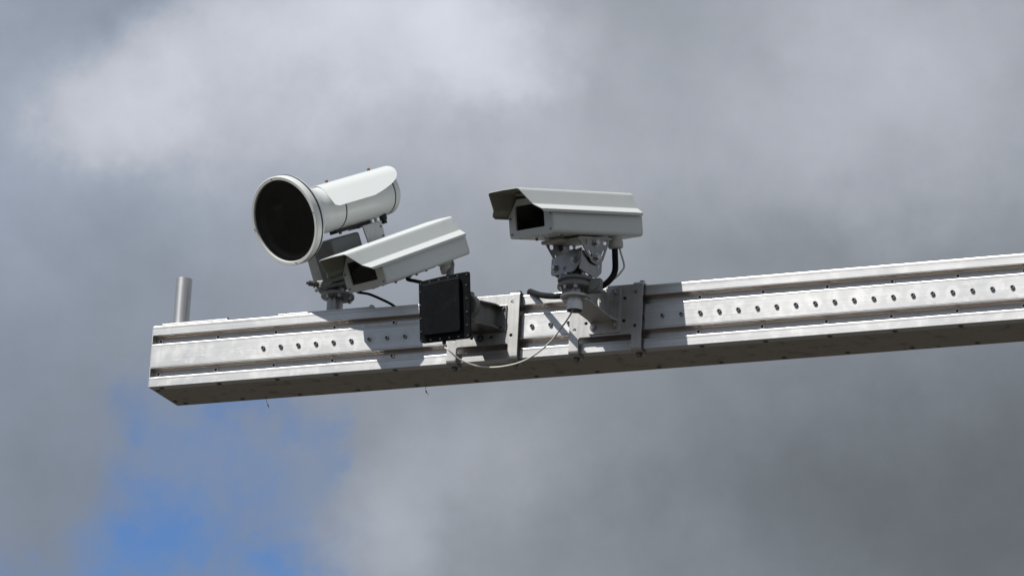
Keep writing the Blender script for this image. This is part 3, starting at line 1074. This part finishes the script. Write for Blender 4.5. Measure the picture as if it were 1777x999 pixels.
# horizontal arm plate, tapering to the pipe
tri = [(1.486, -0.0252), (1.574, -0.0252), (1.566, -0.06), (PX + 0.040, PY - 0.01), (PX - 0.040, PY - 0.01), (1.490, -0.06)]
part('arm_plate', bm_prism(rounded(tri, [0, 0, 0.01, 0.012, 0.012, 0.01], 4), Matrix.Translation((0, 0, 0.084)), 0.006), 'steel_plate', arm)
# upright gusset with a round hole
GM = Matrix(((0, 0, 1, PX + 0.006), (1, 0, 0, 0), (0, 1, 0, 0), (0, 0, 0, 1)))
gp = [(-0.0252, 0.0902), (-0.0252, 0.178), (-0.050, 0.178), (PY + 0.030, 0.112), (PY + 0.030, 0.0902)]
part('gusset', bm_sheet(rounded(gp, [0, 0.002, 0.01, 0.004, 0], 4), [circle2((-0.078, 0.128), 0.014, 20)], 0.006, GM, 0.0005), 'steel_plate', arm)
part('collar', bm_cyl((PX, PY, 0.0904), (PX, PY, 0.0985), 0.0445, 44, 0.001), 'steel_plate', arm)
part('pipe', bm_cyl((PX, PY, 0.054), (PX, PY, 0.132), 0.0252, 40, 0, None, 0.0215), 'steel_pipe', arm)

# ------------------------------------------------------------------ hinged head between arm and right camera
head = thing('hinged_camera_head', 'stainless hinged bracket with slotted plates between the pipe arm and right camera', 'bracket', (PX, PY, 0.118))
part('flange', bm_cyl((PX, PY, 0.1185), (PX, PY, 0.1330), 0.0545, 48, 0.003), 'cast', head)
part('flange', bm_cyl((PX, PY, 0.1336), (PX, PY, 0.1390), 0.047, 48), 'cast', head)
part('flange', bm_cyl((PX, PY, 0.1394), (PX, PY, 0.1510), 0.0545, 48, 0.003), 'cast', head)
for a in (-2.6, -1.9, -0.7, -0.1, 1.0, 2.2):
    inst('flange_bolt', ME['hexs'], head, (PX + 0.045 * math.cos(a), PY + 0.045 * math.sin(a), 0.151), TOP)
for a in (-2.4, -1.9, -1.2):
    inst('flange_bolt', ME['hexs'], head, (PX + 0.045 * math.cos(a), PY + 0.045 * math.sin(a), 0.1185), DOWN)
cl = bm_box((PX + 0.042, PY - 0.012, 0.104), (PX + 0.082, PY + 0.012, 0.146), 0.004)
cl = bm_cyl((PX + 0.06, PY - 0.016, 0.124), (PX + 0.06, PY + 0.016, 0.124), 0.017, 20, 0.002, cl)
part('clamp', cl, 'cast', head)
part('post', bm_cyl((PX, PY, 0.151), (PX, PY, 0.236), 0.026, 36, 0, None, 0.0225), 'stainless', head)
HF = axes(67.15, 0, 0, (PX, PY, 0.0))
# yoke: front plate and two side plates
YM = HF @ Matrix(((1, 0, 0, 0), (0, 0, 1, -0.0445), (0, 1, 0, 0), (0, 0, 0, 1)))
yk = rounded([(-0.062, 0.160), (0.034, 0.157), (0.062, 0.184), (0.062, 0.226), (-0.062, 0.214)], [0.012, 0.016, 0.012, 0.003, 0.003], 5)
part('yoke_front', bm_sheet(yk, [circle2((-0.004, 0.173), 0.0065), slot2((-0.057, 0.188), (-0.057, 0.200), 0.0018), slot2((0.056, 0.205), (0.056, 0.216), 0.0018)], 0.003, YM, 0.0004), 'stainless', head)
for x, z in ((-0.046, 0.183), (0.034, 0.193)):
    inst('yoke_bolt', ME['hex'], head, YM @ Vector((x, z, 0)), HF.to_3x3() @ frame((0, -1, 0)), 1.05)
for sgn in (-1, 1):
    SM = HF @ Matrix(((0, 0, 1, sgn * 0.054 - (0.003 if sgn > 0 else 0)), (1, 0, 0, 0), (0, 1, 0, 0), (0, 0, 0, 1)))
    sp = rounded([(-0.0410, 0.162), (0.030, 0.150), (0.050, 0.172), (0.050, 0.222), (-0.0410, 0.215)], [0.004, 0.015, 0.012, 0.006, 0.003], 4)
    part('yoke_side', bm_sheet(sp, [slot2((0.040, 0.186), (0.040, 0.206), 0.0022)], 0.003, SM, 0.0004), 'stainless', head)
# slotted hinge plates fixed to the housing's underside; they tilt with it
for sgn in (-1, 1):
    x_ = sgn * 0.0705 - (0.003 if sgn > 0 else 0.0)
    VM = T2 @ Matrix(((0, 0, 1, x_), (1, 0, 0, 0.190), (0, 1, 0, 0), (0, 0, 0, 1)))
    vp = rounded([(-0.066, -0.004), (0.066, -0.004), (0.060, -0.024), (0.030, -0.076), (0.008, -0.090), (-0.018, -0.080), (-0.060, -0.018)],
                 [0.003, 0.003, 0.012, 0.02, 0.02, 0.02, 0.012], 5)
    hl = [circle2((-0.040, -0.020), 0.0088, 16), circle2((0.044, -0.020), 0.0088, 16), slot2((-0.026, -0.046), (-0.017, -0.060), 0.0030), slot2((0.036, -0.046), (0.027, -0.060), 0.0030),
          slot2((-0.010, -0.0075), (0.012, -0.0075), 0.0020)]
    vpt = part('hinge_plate', bm_sheet(vp, hl, 0.003, VM, 0.0004), 'stainless', head)
    d_ = T2.to_3x3() @ frame((1, 0, 0), (0, 1, 0))
    for y, z in ((0.004, -0.022), (0.005, -0.066)):
        inst('hinge_bolt', ME['hex'], vpt, T2 @ Vector((x_ + 0.003, 0.190 + y, z)), d_, 1.1)
bar = bm_box((-0.050, 0.085, -0.018), (0.03, 0.120, -0.0065), 0.005, 3, None, T2)
bar = bm_box((-0.074, 0.118, -0.0135), (0.074, 0.262, -0.0068), 0.002, 1, bar, T2)
part('base_bar', bar, 'plastic_grey', head)
part('hinge_pin', bm_cyl(T2 @ Vector((-0.08, 0.195, -0.066)), T2 @ Vector((0.0725, 0.195, -0.066)), 0.006, 14), 'bolt_dark', head)

# ------------------------------------------------------------------ black panel antenna
AC = Vector((1.0749, -0.17, 0.1193))
ant = thing('panel_antenna', 'square black panel antenna with a screwed rim, tilted in front of the beam', 'antenna', tuple(AC))
TA = axes(84, 9, 0, AC)
XZA = TA @ Matrix(((1, 0, 0, 0), (0, 0, 1, 0), (0, 1, 0, 0), (0, 0, 0, 1)))
hw, hh = 0.0865, 0.1005
top = [(-hw + 2 * hw * i / 10, hh - 0.013 * (1 - i / 10) ** 1.6) for i in range(11)]
outl = rounded([(-hw, -hh + 0.001), (hw, -hh)] + top[::-1], [0.013, 0.013, 0.005] + [0] * 9 + [0.008], 5)
pl = part('rim_plate', bm_prism(outl, XZA @ Matrix.Translation((0, 0, -0.004)), 0.010, None, 0.0012), 'radome', ant)
top2 = [(-hw + 0.0135 + (2 * hw - 0.040) * i / 8, hh - 0.0165 - 0.010 * (1 - i / 8) ** 1.6) for i in range(9)]
rd = rounded([(-hw + 0.0135, -hh + 0.0205), (hw - 0.0265, -hh + 0.0205)] + top2[::-1], [0.012, 0.012, 0.012] + [0] * 7 + [0.010], 5)
part('radome_cover', bm_prism(rd, XZA @ Matrix.Translation((0, 0, -0.0175)), 0.0133, None, 0.004), 'radome', ant)
part('back_shell', bm_prism(rounded([(-0.066, -0.076), (0.066, -0.076), (0.066, 0.07), (-0.066, 0.07)], 0.012, 4), XZA @ Matrix.Translation((0, 0, 0.0064)), 0.016, None, 0.003), 'radome', ant)
scr = []
for i in range(6):
    u = -0.92 + 1.84 * i / 5
    if i:
        scr.append((u * hw, hh - 0.0085 - 0.013 * (1 - (u + 1) / 2) ** 1.6))
    scr.append((u * hw, -hh + 0.008))
for i in range(1, 5):
    z = -hh + 2 * hh * i / 5
    scr.append((-hw + 0.006, z - 0.004))
    scr.append((hw - 0.0085, z))
scr.append((-hw + 0.0075, hh - 0.021))
for x, z in scr:
    inst('rim_screw', ME['tiny'], ant, XZA @ Vector((x, z, -0.004)), TA.to_3x3() @ frame((0, -1, 0)) @ Matrix.Rotation(random.random(), 3, 'Z'), 0.95)
# swivel and cranked sheet arm back to the clamp bracket
sw = bm_cyl(TA @ Vector((0.060, 0.0226, 0.004)), TA @ Vector((0.060, 0.050, 0.004)), 0.036, 32, 0.003)
sw = bm_box((0.030, 0.030, -0.044), (0.072, 0.062, 0.050), 0.008, 2, sw, TA)
part('swivel', sw, 'cast', ant)
ub = bm_box((1.088, -0.0236, 0.079), (1.212, -0.0190, 0.166), 0.002)
part('bracket_base', ub, 'stainless', ant)
for z, d in ((0.1560, 1), (0.0860, -1)):
    poly = [(1.100, -0.0238), (1.198, -0.0238), (1.190, -0.060), (1.150, -0.108), (1.118, -0.122), (1.098, -0.10)]
    part('bracket_ear', bm_prism(rounded(poly, [0, 0, 0.03, 0.03, 0.02, 0.01], 6), Matrix.Translation((0, 0, z)), 0.004), 'stainless', ant)
web = [(1.176, -0.0238), (1.180, -0.0238), (1.142, -0.112), (1.138, -0.112)]
part('bracket_web', bm_prism(web, Matrix.Translation((0, 0, 0.0902)), 0.0656), 'stainless', ant)
part('pivot_pin', bm_cyl((1.118, -0.104, 0.070), (1.118, -0.104, 0.176), 0.007, 16), 'bolt_dark', ant)
for x, z in ((1.199, 0.156), (1.199, 0.092), (1.100, 0.156), (1.100, 0.092)):
    inst('bolt', ME['cap'], ant, (x, -0.0236, z), FRONT, 1.1)
inst('bolt', ME['hex_dark'], ant, (1.128, -0.0185, 0.066), FRONT)
inst('bolt', ME['cap'], ant, (1.1487, -0.1105, 0.128), frame((0.9, -0.42, 0)), 1.1)
ng = bm_lathe([(0, 0), (0.006, 0), (0.006, -0.008), (0.0045, -0.010), (0, -0.010)], Matrix.Translation(TA @ Vector((-0.008, 0.006, -hh + 0.002))), 12)
part('cable_nipple', ng, 'black_gasket', ant)


# ------------------------------------------------------------------ cables
def cable(name, label, pts, r, mat, n=12, k=8, ridge=0.0, cat='cable'):
    o0 = Vector(pts[0])
    b = bm_sweep([Vector(p) - o0 for p in pts], r, n, k, None, ridge)
    me = mesh_of(b, name, mat, 60)
    o = bpy.data.objects.new(name, me)
    COL.objects.link(o)
    o.location = o0 + Vector((0, 0, BZ))
    o['label'] = label
    o['category'] = cat
    return o


a0 = TA @ Vector((-0.008, 0.006, -hh - 0.006))
cable('antenna_cable', 'thin pale cable hanging in a loop from the black antenna to the pipe',
      [a0, a0 + Vector((0.002, 0.002, -0.012)), (1.090, -0.165, -0.010), (1.124, -0.14, -0.039), (1.173, -0.11, -0.053), (1.240, -0.105, -0.057), (1.335, -0.145, -0.056), (1.422, -0.19, -0.029),
       (1.478, -0.225, 0.007), (1.512, -0.235, 0.047), (1.523, -0.235, 0.09)], 0.0027, 'white_cable', 10, 8)
gl2 = T2 @ Vector((0.052 * 1.19, 0.305 * 0.942, -0.034))
down2 = T2.to_3x3() @ Vector((0, 0, -1))
cable('black_conduit', 'thick black cable curving from the right box camera behind its pipe',
      [gl2 + Vector((-0.004, 0, 0.004)), gl2 + down2 * 0.022 + Vector((-0.004, 0, 0)), (1.603, -0.135, 0.200), (1.585, -0.145, 0.165), (1.553, -0.150, 0.147), (1.507, -0.148, 0.139), (1.448, -0.16, 0.13), (1.39, -0.11, 0.15), (1.336, -0.06, 0.174), (1.296, -0.02, 0.197), (1.271, 0.01, 0.212), (1.259, 0.05, 0.2105), (1.241, 0.12, 0.2098)],
      0.0092, 'black_cable', 14, 10)
cable('thin_cable', 'thin grey cable beside the thick black one at the right camera',
      [gl2 + Vector((0.010, 0.004, 0.004)), gl2 + Vector((0.014, 0.004, -0.012)), (1.628, -0.125, 0.222), (1.622, -0.125, 0.205), (1.604, -0.13, 0.183), (1.578, -0.14, 0.163), (1.553, -0.145, 0.150), (1.53, -0.15, 0.145)],
      0.0030, 'white_cable', 8, 8)
cable('camera_cable', 'short black cable sagging below the left box camera to the beam top',
      [T1 @ Vector((0.0, 0.05, -0.001)), (0.705, -0.01, 0.253), (0.734, 0.01, 0.249), (0.764, 0.03, 0.238), (0.790, 0.06, 0.227), (0.805, 0.09, 0.215), (0.825, 0.11, 0.206)], 0.0042, 'black_cable', 10, 8)
cable('gland_cable', 'short black cable under the rear of the left box camera, running behind the antenna',
      [T1 @ Vector((0.01, 0.20, -0.004)), (0.843, 0.05, 0.301), (0.875, 0.045, 0.290), (0.902, 0.045, 0.280), (0.925, 0.06, 0.255), (0.935, 0.09, 0.215), (0.95, 0.11, 0.206)], 0.0058, 'black_cable', 10, 8)
g1 = T1 @ Vector((0.040 * 1.049, 0.335 * 1.062, -0.036))
for nm, lb, pts in (('wire_end', 'short dark wire end hanging below the beam, towards its free end', [(0.3185, 0.181, -0.0002), (0.323, 0.18, -0.012), (0.329, 0.18, -0.025), (0.331, 0.18, -0.030), (0.334, 0.18, -0.037)]),
                    ('wire_end', 'short kinked dark wire end hanging below the beam, under the antenna', [(0.865, 0.181, -0.0002), (0.866, 0.18, -0.012), (0.8665, 0.18, -0.019), (0.870, 0.18, -0.025), (0.8765, 0.18, -0.033)])):
    o = cable(nm, lb, pts, 0.0007, 'wire', 6, 5, 0, 'wire')
    o['group'] = 'wire ends under the beam'
    kb = bm_sweep([Vector(pts[2]) - Vector(pts[0]), Vector(pts[3]) - Vector(pts[0])], 0.0020, 6, 1)
    km = mesh_of(kb, 'wire_knot', 'wire')
    k_ = bpy.data.objects.new('wire_knot', km)
    COL.objects.link(k_)
    k_.parent = o

print('objects', len(bpy.data.objects), 'tris', sum(len(me.loop_triangles) or len(me.polygons) * 2 for me in bpy.data.meshes))
